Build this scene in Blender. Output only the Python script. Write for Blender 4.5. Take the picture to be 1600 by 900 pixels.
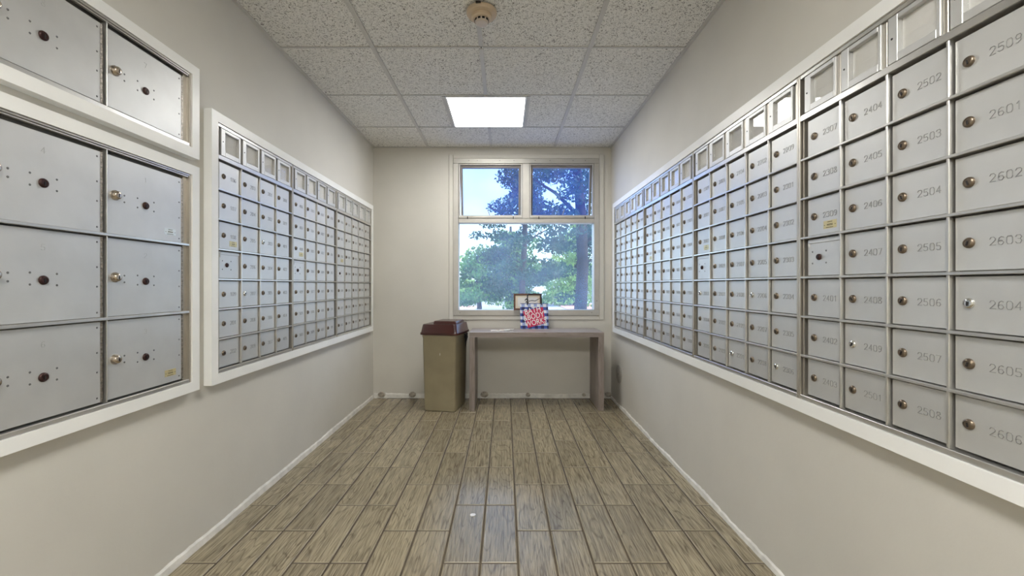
import bpy, bmesh, math, random
from mathutils import Vector, Matrix
random.seed(7)
S = bpy.context.scene
C = S.collection
for o in list(bpy.data.objects): bpy.data.objects.remove(o)

# ------------------------------------------------------------------ camera
CH = 1.096                      # eye height above the floor
F = 671.0                       # focal length in pixels of the 1600 px frame
cam = bpy.data.objects.new('camera', bpy.data.cameras.new('camera'))
C.objects.link(cam)
cam.location = (0, 0, CH)
cam.rotation_euler = (math.pi/2, 0, 0)
cam.data.sensor_width = 36
cam.data.lens = F/1600*36
cam.data.shift_x = 11/1600
cam.data.shift_y = -4/1600
cam.data.clip_start = 0.02
cam.data.clip_end = 500
S.camera = cam

# ------------------------------------------------------------------ sky, sun, exposure
W = bpy.data.worlds.new('sky'); S.world = W; W.use_nodes = True
wn = W.node_tree; wn.nodes.clear()
sky = wn.nodes.new('ShaderNodeTexSky'); sky.sky_type = 'NISHITA'
sky.sun_disc = False; sky.sun_elevation = math.radians(48); sky.sun_rotation = math.radians(102)
sky.air_density = 1.0; sky.dust_density = 1.6; sky.ozone_density = 1.0
bg = wn.nodes.new('ShaderNodeBackground'); bg.inputs['Strength'].default_value = 1.0
wo = wn.nodes.new('ShaderNodeOutputWorld')
hz = wn.nodes.new('ShaderNodeMix'); hz.data_type = 'RGBA'; hz.inputs[0].default_value = .55; hz.inputs[7].default_value = (1.55, 1.85, 2.35, 1)   # thin bright cloud over the whole sky
wn.links.new(sky.outputs[0], hz.inputs[6]); wn.links.new(hz.outputs[2], bg.inputs[0]); wn.links.new(bg.outputs[0], wo.inputs[0])
sl = bpy.data.lights.new('sun', 'SUN'); sl.energy = 9.0; sl.angle = 0.02; sl.color = (1.0, .93, .8)
sun = bpy.data.objects.new('sun', sl); C.objects.link(sun)
sun.rotation_euler = (math.radians(45), 0, math.radians(78)); sun.location = (12, -3, 12)
LAMP_FAR, LAMP_FILL = 21.5, 60.0   # radiance of the visible ceiling panel and the unseen one added for light
vs = S.view_settings
vs.view_transform = 'Standard'; vs.look = 'None'; vs.gamma = 1; vs.use_curve_mapping = False
vs.exposure = 0.07

# ------------------------------------------------------------------ helpers
def nodes(m):
    m.use_nodes = True
    return m.node_tree, m.node_tree.nodes['Principled BSDF']
def mat(name, col, rough=.5, metal=0., var=0., vscale=6., bump=0., bscale=60., spec=.5, rnd=0., stretch=None):
    m = bpy.data.materials.new(name); nt, p = nodes(m)
    p.inputs['Base Color'].default_value = (*col, 1); p.inputs['Roughness'].default_value = rough
    p.inputs['Metallic'].default_value = metal; p.inputs['Specular IOR Level'].default_value = spec
    N = nt.nodes.new; L = nt.links.new
    tc = N('ShaderNodeTexCoord')
    src = tc.outputs['Object']
    if stretch:
        mp = N('ShaderNodeMapping'); mp.inputs['Scale'].default_value = stretch
        L(src, mp.inputs['Vector']); src = mp.outputs['Vector']
    if var > 0 or rnd > 0:
        nz = N('ShaderNodeTexNoise'); nz.inputs['Scale'].default_value = vscale; nz.inputs['Detail'].default_value = 5
        L(src, nz.inputs['Vector'])
        mr = N('ShaderNodeMapRange'); mr.inputs[1].default_value = .3; mr.inputs[2].default_value = .7
        mr.inputs[3].default_value = 1-var; mr.inputs[4].default_value = 1+var
        L(nz.outputs['Fac'], mr.inputs[0])
        fac = mr.outputs[0]
        if rnd > 0:
            oi = N('ShaderNodeObjectInfo')
            m2 = N('ShaderNodeMapRange'); m2.inputs[3].default_value = 1-rnd; m2.inputs[4].default_value = 1+rnd
            L(oi.outputs['Random'], m2.inputs[0])
            mm = N('ShaderNodeMath'); mm.operation = 'MULTIPLY'
            L(fac, mm.inputs[0]); L(m2.outputs[0], mm.inputs[1]); fac = mm.outputs[0]
        sc = N('ShaderNodeVectorMath'); sc.operation = 'SCALE'; sc.inputs[0].default_value = col
        L(fac, sc.inputs['Scale']); L(sc.outputs[0], p.inputs['Base Color'])
    if bump > 0:
        nb = N('ShaderNodeTexNoise'); nb.inputs['Scale'].default_value = bscale; nb.inputs['Detail'].default_value = 4
        L(src, nb.inputs['Vector'])
        b = N('ShaderNodeBump'); b.inputs['Strength'].default_value = bump; b.inputs['Distance'].default_value = .004
        L(nb.outputs['Fac'], b.inputs['Height']); L(b.outputs[0], p.inputs['Normal'])
    return m

M = {}
M['wall'] = mat('beige_wall_paint', (.645, .622, .568), .55, var=.05, vscale=1.7, bump=.12, bscale=45, spec=.35)
M['trimwhite'] = mat('white_gloss_paint', (.90, .90, .88), .35, var=.03, vscale=5)
M['base'] = mat('chipped_white_paint', (.72, .70, .65), .6, var=.16, vscale=14, bump=.4, bscale=40)
M['plaster'] = mat('stained_plaster', (.40, .36, .30), .7, var=.45, vscale=40, bump=.5, bscale=70)
M['alum'] = mat('aged_aluminium_door', (.63, .63, .62), .45, metal=.6, var=.05, vscale=9, bump=.03, bscale=300, rnd=.035)
M['bar'] = mat('bright_aluminium_bar', (.66, .65, .63), .3, metal=.85, var=.06, vscale=14)
M['house'] = mat('dull_aluminium_recess', (.22, .21, .19), .55, metal=.6, var=.1)
M['stile'] = mat('warm_aluminium_stile', (.50, .47, .42), .38, metal=.8, var=.08, vscale=10)
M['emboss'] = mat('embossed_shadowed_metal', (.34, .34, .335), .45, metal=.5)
M['faint'] = mat('faint_stamped_metal', (.54, .54, .53), .5, metal=.5)
M['bronze'] = mat('dark_bronze_lock', (.225, .18, .135), .32, metal=.9, var=.2, vscale=80)
M['chrome'] = mat('chrome_lock', (.72, .72, .70), .18, metal=1.)
M['dark'] = mat('black_slot', (.015, .013, .012), .5)
M['maroon'] = mat('dark_lock_core', (.045, .02, .018), .35, metal=.5)
M['nickel'] = mat('nickel_knob', (.55, .48, .40), .25, metal=1., var=.1, vscale=60)
M['rivet'] = mat('rivet_grey', (.16, .16, .16), .5, metal=.5)
M['hinge'] = mat('hinge_steel', (.22, .20, .18), .4, metal=.9, var=.5, vscale=160)
M['paper'] = mat('directory_card', (.74, .73, .70), .8, var=.02)
M['brass'] = mat('brass_sticker', (.62, .54, .30), .4, metal=.3)
M['sticker'] = mat('pale_blue_sticker', (.72, .80, .88), .4)
M['print'] = mat('sticker_print', (.10, .09, .05), .7)
M['tee'] = mat('ceiling_tee_paint', (.60, .585, .55), .5, var=.04)
M['winframe'] = mat('grey_window_aluminium', (.52, .50, .46), .45, metal=.35, var=.06, vscale=9)
M['sash'] = mat('dark_sash_metal', (.24, .215, .20), .5, metal=.3, var=.15, vscale=12)  # dark grey-brown border inside the lighter sash frame
M['canbody'] = mat('olive_beige_plastic', (.33, .285, .185), .42, var=.08, vscale=7, bump=.04, bscale=200)
M['canlid'] = mat('maroon_brown_plastic', (.050, .014, .011), .25, var=.1, vscale=8)
M['liner'] = mat('black_bag_plastic', (.012, .012, .014), .3, bump=.8, bscale=50)
M['detector'] = mat('yellowed_plastic', (.60, .48, .34), .45, var=.06)
M['detcore'] = mat('pale_pink_plastic', (.62, .54, .47), .45)
M['ribbon'] = mat('black_ribbon', (.01, .01, .012), .5)
M['pink'] = mat('raspberry_print', (.62, .03, .11), .45, var=.1, vscale=20)
M['white'] = mat('white_print', (.88, .88, .88), .5)
M['framewood'] = mat('brown_picture_frame', (.13, .055, .03), .4, var=.3, vscale=30)
M['mat_card'] = mat('cream_mount', (.74, .66, .52), .7, var=.05)
M['scrap'] = mat('white_paper_scrap', (.88, .88, .90), .6)
M['plate'] = mat('grey_cover_plate', (.40, .375, .335), .45, var=.08, vscale=20)
M['paved'] = mat('pale_concrete', (.30, .31, .34), .9, var=.25, vscale=.4)
M['brickpave'] = mat('pinkish_paving', (.50, .27, .20), .9, var=.15, vscale=.8)
M['bark'] = mat('grey_brown_bark', (.045, .033, .028), .9, var=.4, vscale=5, bump=.8, bscale=14, stretch=(1, 1, .25))
M['deck'] = mat('plenum_grey', (.25, .25, .24), .9)

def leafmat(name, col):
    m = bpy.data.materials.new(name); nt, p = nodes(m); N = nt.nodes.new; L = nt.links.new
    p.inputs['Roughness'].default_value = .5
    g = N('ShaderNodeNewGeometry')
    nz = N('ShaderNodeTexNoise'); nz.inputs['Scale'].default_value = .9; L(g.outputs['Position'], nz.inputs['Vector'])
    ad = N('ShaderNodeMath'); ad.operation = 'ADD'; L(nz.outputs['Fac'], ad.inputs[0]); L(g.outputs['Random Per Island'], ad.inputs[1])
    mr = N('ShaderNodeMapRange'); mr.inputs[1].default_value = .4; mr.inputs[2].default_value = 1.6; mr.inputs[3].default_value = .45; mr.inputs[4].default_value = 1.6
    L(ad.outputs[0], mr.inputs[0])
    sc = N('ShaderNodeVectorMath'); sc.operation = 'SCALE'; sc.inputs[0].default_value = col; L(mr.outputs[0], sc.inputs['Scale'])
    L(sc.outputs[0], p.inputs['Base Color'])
    tr = N('ShaderNodeBsdfTranslucent'); L(sc.outputs[0], tr.inputs['Color'])
    mx = N('ShaderNodeMixShader'); mx.inputs[0].default_value = .35
    L(p.outputs[0], mx.inputs[1]); L(tr.outputs[0], mx.inputs[2]); L(mx.outputs[0], nt.nodes['Material Output'].inputs[0])
    return m
M['leafdark'] = leafmat('shaded_green_leaves', (.036, .088, .048))  # shade on the near trees put into a darker, bluer leaf colour
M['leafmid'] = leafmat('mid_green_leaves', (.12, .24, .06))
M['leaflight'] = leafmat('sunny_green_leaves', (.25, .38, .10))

def schlick(nt):
    N = nt.nodes.new; L = nt.links.new
    lw = N('ShaderNodeLayerWeight'); lw.inputs[0].default_value = .5
    p = N('ShaderNodeMath'); p.operation = 'POWER'; p.inputs[1].default_value = 5; L(lw.outputs['Facing'], p.inputs[0])
    q = N('ShaderNodeMath'); q.operation = 'MULTIPLY_ADD'; q.inputs[1].default_value = .92; q.inputs[2].default_value = .045; L(p.outputs[0], q.inputs[0])
    return q
def glassmat(name, tint, haze, hazecol):
    m = bpy.data.materials.new(name); m.use_nodes = True; nt = m.node_tree; nt.nodes.clear(); N = nt.nodes.new; L = nt.links.new
    t = N('ShaderNodeBsdfTransparent'); t.inputs[0].default_value = (*tint, 1)
    d = N('ShaderNodeBsdfTranslucent'); d.inputs[0].default_value = (*hazecol, 1)
    g = N('ShaderNodeBsdfGlossy'); g.inputs['Roughness'].default_value = .02
    fr = schlick(nt)
    a = N('ShaderNodeMixShader'); b = N('ShaderNodeMixShader'); o = N('ShaderNodeOutputMaterial')
    nz = N('ShaderNodeTexNoise'); nz.inputs['Scale'].default_value = 3.0; tc = N('ShaderNodeTexCoord'); L(tc.outputs['Object'], nz.inputs['Vector'])
    mr = N('ShaderNodeMapRange'); mr.inputs[1].default_value = .3; mr.inputs[2].default_value = .7; mr.inputs[3].default_value = haze*.6; mr.inputs[4].default_value = haze*1.4
    L(nz.outputs['Fac'], mr.inputs[0]); L(mr.outputs[0], a.inputs[0])
    L(t.outputs[0], a.inputs[1]); L(d.outputs[0], a.inputs[2])
    L(fr.outputs[0], b.inputs[0]); L(a.outputs[0], b.inputs[1]); L(g.outputs[0], b.inputs[2]); L(b.outputs[0], o.inputs[0])
    return m
M['glass'] = glassmat('hazy_window_glass', (.88, .945, 1.0), .075, (.50, .68, 1.0))
M['glassblue'] = glassmat('blue_tinted_glass', (.72, .81, .99), .10, (.13, .27, .95))

def dirpane():
    m = bpy.data.materials.new('clear_directory_pane'); m.use_nodes = True; nt = m.node_tree; nt.nodes.clear(); N = nt.nodes.new; L = nt.links.new
    t = N('ShaderNodeBsdfTransparent'); g = N('ShaderNodeBsdfGlossy'); g.inputs['Roughness'].default_value = .015
    fr = schlick(nt)
    b = N('ShaderNodeMixShader'); o = N('ShaderNodeOutputMaterial')
    L(fr.outputs[0], b.inputs[0]); L(t.outputs[0], b.inputs[1]); L(g.outputs[0], b.inputs[2]); L(b.outputs[0], o.inputs[0])
    return m
M['dirpane'] = dirpane()

def emit(name, col, s):
    m = bpy.data.materials.new(name); nt, p = nodes(m)
    p.inputs['Base Color'].default_value = (.9, .9, .9, 1)
    p.inputs['Emission Color'].default_value = (*col, 1); p.inputs['Emission Strength'].default_value = s
    return m
M['lampfar'] = emit('lit_diffuser', (1.0, .99, .95), LAMP_FAR)
M['lampfill'] = emit('added_fill_diffuser', (1.0, .99, .95), LAMP_FILL)

def ceiltile():
    m = bpy.data.materials.new('fissured_mineral_tile'); nt, p = nodes(m); N = nt.nodes.new; L = nt.links.new
    p.inputs['Roughness'].default_value = .9; p.inputs['Specular IOR Level'].default_value = .2
    g = N('ShaderNodeNewGeometry')
    def spots(scale, thr, wid, dist):
        n = N('ShaderNodeTexNoise'); n.inputs['Scale'].default_value = scale; n.inputs['Detail'].default_value = 2.5; n.inputs['Distortion'].default_value = dist
        L(g.outputs['Position'], n.inputs['Vector'])
        r = N('ShaderNodeMapRange'); r.inputs[1].default_value = thr; r.inputs[2].default_value = thr+wid; L(n.outputs['Fac'], r.inputs[0]); return r.outputs[0]
    a = spots(95, .585, .05, 1.4); b = spots(210, .605, .06, .3)
    mx = N('ShaderNodeMath'); mx.operation = 'MAXIMUM'; L(a, mx.inputs[0]); L(b, mx.inputs[1])
    n2 = N('ShaderNodeTexNoise'); n2.inputs['Scale'].default_value = 2.2; L(g.outputs['Position'], n2.inputs['Vector'])
    cr = N('ShaderNodeMix'); cr.data_type = 'RGBA'; cr.inputs[6].default_value = (.86, .845, .785, 1); cr.inputs[7].default_value = (.88, .865, .83, 1)
    L(n2.outputs['Fac'], cr.inputs[0])
    c2 = N('ShaderNodeMix'); c2.data_type = 'RGBA'; c2.inputs[7].default_value = (.26, .245, .215, 1)
    L(mx.outputs[0], c2.inputs[0]); L(cr.outputs[2], c2.inputs[6]); L(c2.outputs[2], p.inputs['Base Color'])
    bp = N('ShaderNodeBump'); bp.inputs['Strength'].default_value = .6; bp.inputs['Distance'].default_value = .003; bp.invert = True
    L(mx.outputs[0], bp.inputs['Height']); L(bp.outputs[0], p.inputs['Normal'])
    return m
M['ctile'] = ceiltile()

def woodish(name, dark, light, rough, grain_axis, rnd, scale=1., bump=.25):
    m = bpy.data.materials.new(name); nt, p = nodes(m); N = nt.nodes.new; L = nt.links.new
    tc = N('ShaderNodeTexCoord'); oi = N('ShaderNodeObjectInfo')
    ofs = N('ShaderNodeVectorMath'); ofs.operation = 'SCALE'; ofs.inputs[0].default_value = (37, 23, 11); L(oi.outputs['Random'], ofs.inputs['Scale'])
    ad = N('ShaderNodeVectorMath'); ad.operation = 'ADD'; L(tc.outputs['Object'], ad.inputs[0]); L(ofs.outputs[0], ad.inputs[1])
    mp = N('ShaderNodeMapping'); s = [95*scale]*3; s[grain_axis] = 4.5*scale; mp.inputs['Scale'].default_value = s; L(ad.outputs[0], mp.inputs['Vector'])
    n = N('ShaderNodeTexNoise'); n.inputs['Scale'].default_value = 1.6; n.inputs['Detail'].default_value = 6; n.inputs['Roughness'].default_value = .62; n.inputs['Distortion'].default_value = .5
    L(mp.outputs[0], n.inputs['Vector'])
    # broad cathedral figure
    mp2 = N('ShaderNodeMapping'); s2 = [12*scale]*3; s2[grain_axis] = 1.5*scale; mp2.inputs['Scale'].default_value = s2; L(ad.outputs[0], mp2.inputs['Vector'])
    nn = N('ShaderNodeTexNoise'); nn.inputs['Scale'].default_value = 1.0; nn.inputs['Detail'].default_value = 1; L(mp2.outputs[0], nn.inputs['Vector'])
    mu = N('ShaderNodeMath'); mu.operation = 'MULTIPLY'; mu.inputs[1].default_value = 13; L(nn.outputs['Fac'], mu.inputs[0])
    fr = N('ShaderNodeMath'); fr.operation = 'PINGPONG'; fr.inputs[1].default_value = .5; L(mu.outputs[0], fr.inputs[0])
    r2 = N('ShaderNodeMapRange'); r2.inputs[1].default_value = 0; r2.inputs[2].default_value = .14; r2.inputs[3].default_value = .13; r2.inputs[4].default_value = 0; L(fr.outputs[0], r2.inputs[0])
    sb = N('ShaderNodeMath'); sb.operation = 'SUBTRACT'; L(n.outputs['Fac'], sb.inputs[0]); L(r2.outputs[0], sb.inputs[1])
    mr = N('ShaderNodeMapRange'); mr.inputs[1].default_value = .3; mr.inputs[2].default_value = .62; L(sb.outputs[0], mr.inputs[0])
    mx = N('ShaderNodeMix'); mx.data_type = 'RGBA'; mx.inputs[6].default_value = (*dark, 1); mx.inputs[7].default_value = (*light, 1); L(mr.outputs[0], mx.inputs[0])
    rr = N('ShaderNodeMapRange'); rr.inputs[3].default_value = 1-rnd; rr.inputs[4].default_value = 1+rnd; L(oi.outputs['Random'], rr.inputs[0])
    sc = N('ShaderNodeVectorMath'); sc.operation = 'SCALE'; L(mx.outputs[2], sc.inputs[0]); L(rr.outputs[0], sc.inputs['Scale'])
    L(sc.outputs[0], p.inputs['Base Color']); p.inputs['Roughness'].default_value = rough
    bp = N('ShaderNodeBump'); bp.inputs['Strength'].default_value = bump; bp.inputs['Distance'].default_value = .002; L(mr.outputs[0], bp.inputs['Height']); L(bp.outputs[0], p.inputs['Normal'])
    return m
M['ftile'] = woodish('wood_look_floor_tile', (.140, .112, .070), (.375, .318, .212), .17, 1, .12, 1., .2)
M['tedge'] = mat('pale_tile_edge', (.36, .31, .22), .35, var=.25, vscale=20)  # paler colour on the chamfered rims of the floor tiles
M['grout'] = mat('brown_grout', (.095, .073, .047), .85, var=.25, vscale=12, bump=.3)
M['tablewood'] = woodish('grey_brown_laminate', (.20, .165, .145), (.34, .29, .265), .42, 0, .03, .8, .1)
M['tableleg'] = woodish('grey_brown_laminate_upright', (.20, .165, .145), (.34, .29, .265), .42, 2, .03, .8, .1)

def gingham():
    m = bpy.data.materials.new('blue_gingham_print'); nt, p = nodes(m); N = nt.nodes.new; L = nt.links.new
    tc = N('ShaderNodeTexCoord'); sp = N('ShaderNodeSeparateXYZ'); L(tc.outputs['Object'], sp.inputs[0])
    def stripe(out, off):
        a = N('ShaderNodeMath'); a.operation = 'MULTIPLY_ADD'; a.inputs[1].default_value = 1/.058; a.inputs[2].default_value = off; L(out, a.inputs[0])
        f = N('ShaderNodeMath'); f.operation = 'FRACT'; L(a.outputs[0], f.inputs[0])
        g = N('ShaderNodeMath'); g.operation = 'GREATER_THAN'; g.inputs[1].default_value = .5; L(f.outputs[0], g.inputs[0]); return g.outputs[0]
    ax = N('ShaderNodeMath'); ax.operation = 'ADD'; L(sp.outputs[0], ax.inputs[0]); L(sp.outputs[1], ax.inputs[1])
    h = stripe(ax.outputs[0], 10.2); v = stripe(sp.outputs[2], 10.45)
    m1 = N('ShaderNodeMix'); m1.data_type = 'RGBA'; m1.inputs[6].default_value = (.82, .84, .90, 1); m1.inputs[7].default_value = (.33, .42, .72, 1); L(h, m1.inputs[0])
    m2 = N('ShaderNodeMix'); m2.data_type = 'RGBA'; m2.inputs[6].default_value = (.05, .10, .42, 1); m2.inputs[7].default_value = (.012, .015, .10, 1); L(h, m2.inputs[0])
    m3 = N('ShaderNodeMix'); m3.data_type = 'RGBA'; L(v, m3.inputs[0]); L(m1.outputs[2], m3.inputs[6]); L(m2.outputs[2], m3.inputs[7])
    L(m3.outputs[2], p.inputs['Base Color']); p.inputs['Roughness'].default_value = .4
    return m
M['gingham'] = gingham()
def flyermat():
    m = bpy.data.materials.new('printed_flyer'); nt, p = nodes(m); N = nt.nodes.new; L = nt.links.new
    tc = N('ShaderNodeTexCoord'); v = N('ShaderNodeTexVoronoi'); v.inputs['Scale'].default_value = 34; L(tc.outputs['Object'], v.inputs['Vector'])
    cr = N('ShaderNodeValToRGB'); e = cr.color_ramp.elements; e[0].color = (.8, .76, .66, 1); e[1].color = (.75, .6, .42, 1)
    for pos, c in ((.45, (.82, .80, .74, 1)), (.62, (.5, .25, .12, 1)), (.7, (.8, .77, .7, 1)), (.85, (.25, .22, .2, 1))):
        k = e.new(pos); k.color = c
    sp = N('ShaderNodeSeparateColor'); L(v.outputs['Color'], sp.inputs[0]); L(sp.outputs[0], cr.inputs[0]); L(cr.outputs[0], p.inputs['Base Color']); p.inputs['Roughness'].default_value = .35
    return m
M['flyer'] = flyermat()

class MB:
    def __init__(s): s.v = []; s.f = []; s.mi = []; s.cur = 0
    def add(s, vs, fs):
        b = len(s.v); s.v += [tuple(x) for x in vs]; s.f += [tuple(b+i for i in q) for q in fs]; s.mi += [s.cur]*len(fs); return s
    def box(s, x0, x1, y0, y1, z0, z1):
        return s.add([(x0,y0,z0),(x1,y0,z0),(x1,y1,z0),(x0,y1,z0),(x0,y0,z1),(x1,y0,z1),(x1,y1,z1),(x0,y1,z1)],
                     [(0,3,2,1),(4,5,6,7),(0,1,5,4),(1,2,6,5),(2,3,7,6),(3,0,4,7)])
    def cbox(s, x0, x1, y0, y1, z0, z1, c=.001):      # front face (-y) with chamfered rim
        return s.add([(x0+c,y0,z0+c),(x1-c,y0,z0+c),(x1-c,y0,z1-c),(x0+c,y0,z1-c),
                      (x0,y0+c,z0),(x1,y0+c,z0),(x1,y0+c,z1),(x0,y0+c,z1),
                      (x0,y1,z0),(x1,y1,z0),(x1,y1,z1),(x0,y1,z1)],
                     [(0,1,2,3),(4,5,1,0),(5,6,2,1),(6,7,3,2),(7,4,0,3),(8,9,5,4),(9,10,6,5),(10,11,7,6),(11,8,4,7),(11,10,9,8)])
    def tbox(s, x0, x1, y0, y1, z0, z1, c=.001):      # top face (+z) with chamfered rim
        return s.add([(x0+c,y0+c,z1),(x1-c,y0+c,z1),(x1-c,y1-c,z1),(x0+c,y1-c,z1),
                      (x0,y0,z1-c),(x1,y0,z1-c),(x1,y1,z1-c),(x0,y1,z1-c),
                      (x0,y0,z0),(x1,y0,z0),(x1,y1,z0),(x0,y1,z0)],
                     [(0,1,2,3),(4,5,1,0),(5,6,2,1),(6,7,3,2),(7,4,0,3),(8,9,5,4),(9,10,6,5),(10,11,7,6),(11,8,4,7),(11,10,9,8)])
    def lathe(s, prof, n=16, axis='y', c=(0,0,0), cap=True):   # prof: (radius, distance along axis)
        vs = []; fs = []
        for r, h in prof:
            for k in range(n):
                a = 2*math.pi*k/n; u, w = r*math.cos(a), r*math.sin(a)
                p = (u, h, w) if axis == 'y' else ((u, w, h) if axis == 'z' else (h, u, w))
                vs.append((p[0]+c[0], p[1]+c[1], p[2]+c[2]))
        for i in range(len(prof)-1):
            for k in range(n):
                k2 = (k+1) % n; fs.append((i*n+k, i*n+k2, (i+1)*n+k2, (i+1)*n+k))
        if cap: fs.append(tuple(range(n))); fs.append(tuple(range((len(prof)-1)*n, len(prof)*n))[::-1])
        return s.add(vs, fs)
    def tube(s, pts, rad, n=6):
        pts = [Vector(p) for p in pts]; rs = rad if isinstance(rad, (list, tuple)) else [rad]*len(pts)
        vs = []; fs = []
        for i, p in enumerate(pts):
            d = (pts[min(i+1, len(pts)-1)]-pts[max(i-1, 0)]).normalized()
            a = d.orthogonal().normalized() if i == 0 else (a - d*a.dot(d)).normalized()
            b = d.cross(a)
            for k in range(n):
                t = 2*math.pi*k/n; vs.append(p+(a*math.cos(t)+b*math.sin(t))*rs[i])
        for i in range(len(pts)-1):
            for k in range(n):
                k2 = (k+1) % n; fs.append((i*n+k, i*n+k2, (i+1)*n+k2, (i+1)*n+k))
        fs.append(tuple(range(n))[::-1]); fs.append(tuple(range((len(pts)-1)*n, len(pts)*n)))
        return s.add(vs, fs)
    def mesh(s, name, mats):
        me = bpy.data.meshes.new(name); me.from_pydata(s.v, [], s.f)
        for m in (mats if isinstance(mats, list) else [mats]): me.materials.append(M[m])
        for p, i in zip(me.polygons, s.mi): p.material_index = i
        bm = bmesh.new(); bm.from_mesh(me); bmesh.ops.recalc_face_normals(bm, faces=bm.faces); bm.to_mesh(me); bm.free()
        me.update(); return me
def link(name, me, parent=None, loc=(0,0,0), rot=(0,0,0)):
    o = bpy.data.objects.new(name, me); C.objects.link(o); o.parent = parent; o.location = loc; o.rotation_euler = rot; return o
def part(name, mb, m, parent, loc=(0,0,0), rot=(0,0,0), smooth=False):
    o = link(name, mb.mesh(name, m), parent, loc, rot)
    if smooth: shade(o.data)
    return o
def shade(me, ang=.7):
    for p in me.polygons: p.use_smooth = True
    try: me.set_sharp_from_angle(angle=ang)
    except Exception: pass
def tag(o, label, cat, group=None):
    o['label'] = label; o['category'] = cat
    if group: o['group'] = group
    return o
def struct(o, label=None):
    o['kind'] = 'structure'
    if label: o['label'] = label
    return o
def empty(name, loc, rz=0): return link(name, None, None, loc, (0, 0, rz))
def px(x, y, Y): return ((x-789)*Y/F, CH-(y-446)*Y/F)

# ------------------------------------------------------------------ room shell
XL, XR, YB, YN, H = -1.283, 1.034, 4.18, -1.70, 2.436
TH = .12
def slab(name, *b): return struct(part(name, MB().box(*b), 'wall', None))
o = slab('wall_left', XL-TH, XL, YN-TH, YB+TH, -.05, 2.60); struct(o, 'beige painted wall carrying the parcel lockers')
o = slab('wall_right', XR, XR+TH, YN-TH, YB+TH, -.05, 2.60); struct(o, 'beige painted wall carrying the long bank of mailboxes')
o = slab('wall_near', XL, XR, YN-TH, YN, -.05, 2.60)
# far wall with the window opening
WX0, WX1 = px(708, 0, YB)[0], px(936, 0, YB)[0]
WZ0, WZ1 = px(0, 493, YB)[1], px(0, 248, YB)[1]
mb = MB()
mb.box(XL, WX0, YB, YB+TH, -.05, 2.60); mb.box(WX1, XR, YB, YB+TH, -.05, 2.60)
mb.box(WX0, WX1, YB, YB+TH, -.05, WZ0); mb.box(WX0, WX1, YB, YB+TH, WZ1, 2.60)
struct(part('wall_back', mb, 'wall', None), 'beige painted end wall around the window')

# floor: grout slab with wood-look plank tiles
floor = struct(part('floor', MB().box(XL-TH, XR+TH, YN-TH, YB+TH, -.06, -.0025), 'grout', None), 'brown grout bed under the wood-look tiles')
PW, PL, G = .149, .447, .0037
tile_cache = {}
def floor_tile(x0, x1, y0, y1):
    w, l = round(x1-x0, 4), round(y1-y0, 4)
    if (w, l) not in tile_cache:
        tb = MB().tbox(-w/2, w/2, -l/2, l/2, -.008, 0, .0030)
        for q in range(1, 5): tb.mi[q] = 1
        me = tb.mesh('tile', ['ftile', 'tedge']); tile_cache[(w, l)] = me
    link('tile', tile_cache[(w, l)], floor, ((x0+x1)/2, (y0+y1)/2, 0))
for k in range(-10, 9):
    cx0 = .052+k*PW; cx1 = cx0+PW
    x0, x1 = max(cx0+G, XL+.004), min(cx1-G, XR-.004)
    if x1-x0 < .012: continue
    pair = math.floor(k/2)
    ph = 1.920 if pair % 2 == 0 else 1.920-PL/2
    for j in range(-10, 8):
        y0, y1 = max(ph+j*PL+G, YN+.004), min(ph+(j+1)*PL-G, YB-.006)
        if y1-y0 > .02: floor_tile(x0, x1, y0, y1)

# ragged painted strips left where the skirting was
def ragged(name, axis, side, a, b, base, amp, label):
    n = int((b-a)/.022); rnd = random.Random(name); vs = []; fs = []; t = .007
    for i in range(n+1):
        s = a+(b-a)*i/n; h = base+amp*(.5*rnd.random()+.5*math.sin(s*9.1)*math.sin(s*3.7)); d = t*(.85+.25*rnd.random())
        for (dd, z) in ((0, 0.0005), (d+.004, 0.0005), (d, h*.75), (0, h)):
            vs.append((side[0]+side[1]*dd, s, z) if axis == 'y' else (s, side[0]+side[1]*dd, z))
    for i in range(n):
        for k in range(4): fs.append((i*4+k, i*4+(k+1) % 4, (i+1)*4+(k+1) % 4, (i+1)*4+k))
    fs += [(0, 1, 2, 3), (n*4+3, n*4+2, n*4+1, n*4)]
    return struct(part(name, MB().add(vs, fs), 'base', None), label)
ragged('baseboard_left', 'y', (XL, 1), YN+.01, YB-.012, .034, .008, 'ragged off-white paint strip at the foot of the left wall')
ragged('baseboard_right', 'y', (XR, -1), YN+.01, YB-.012, .022, .014, 'ragged chipped paint strip at the foot of the right wall')
ragged('baseboard_back', 'x', (YB, -1), XL+.012, XR-.012, .042, .012, 'chipped off-white paint strip under the window wall')

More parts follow.
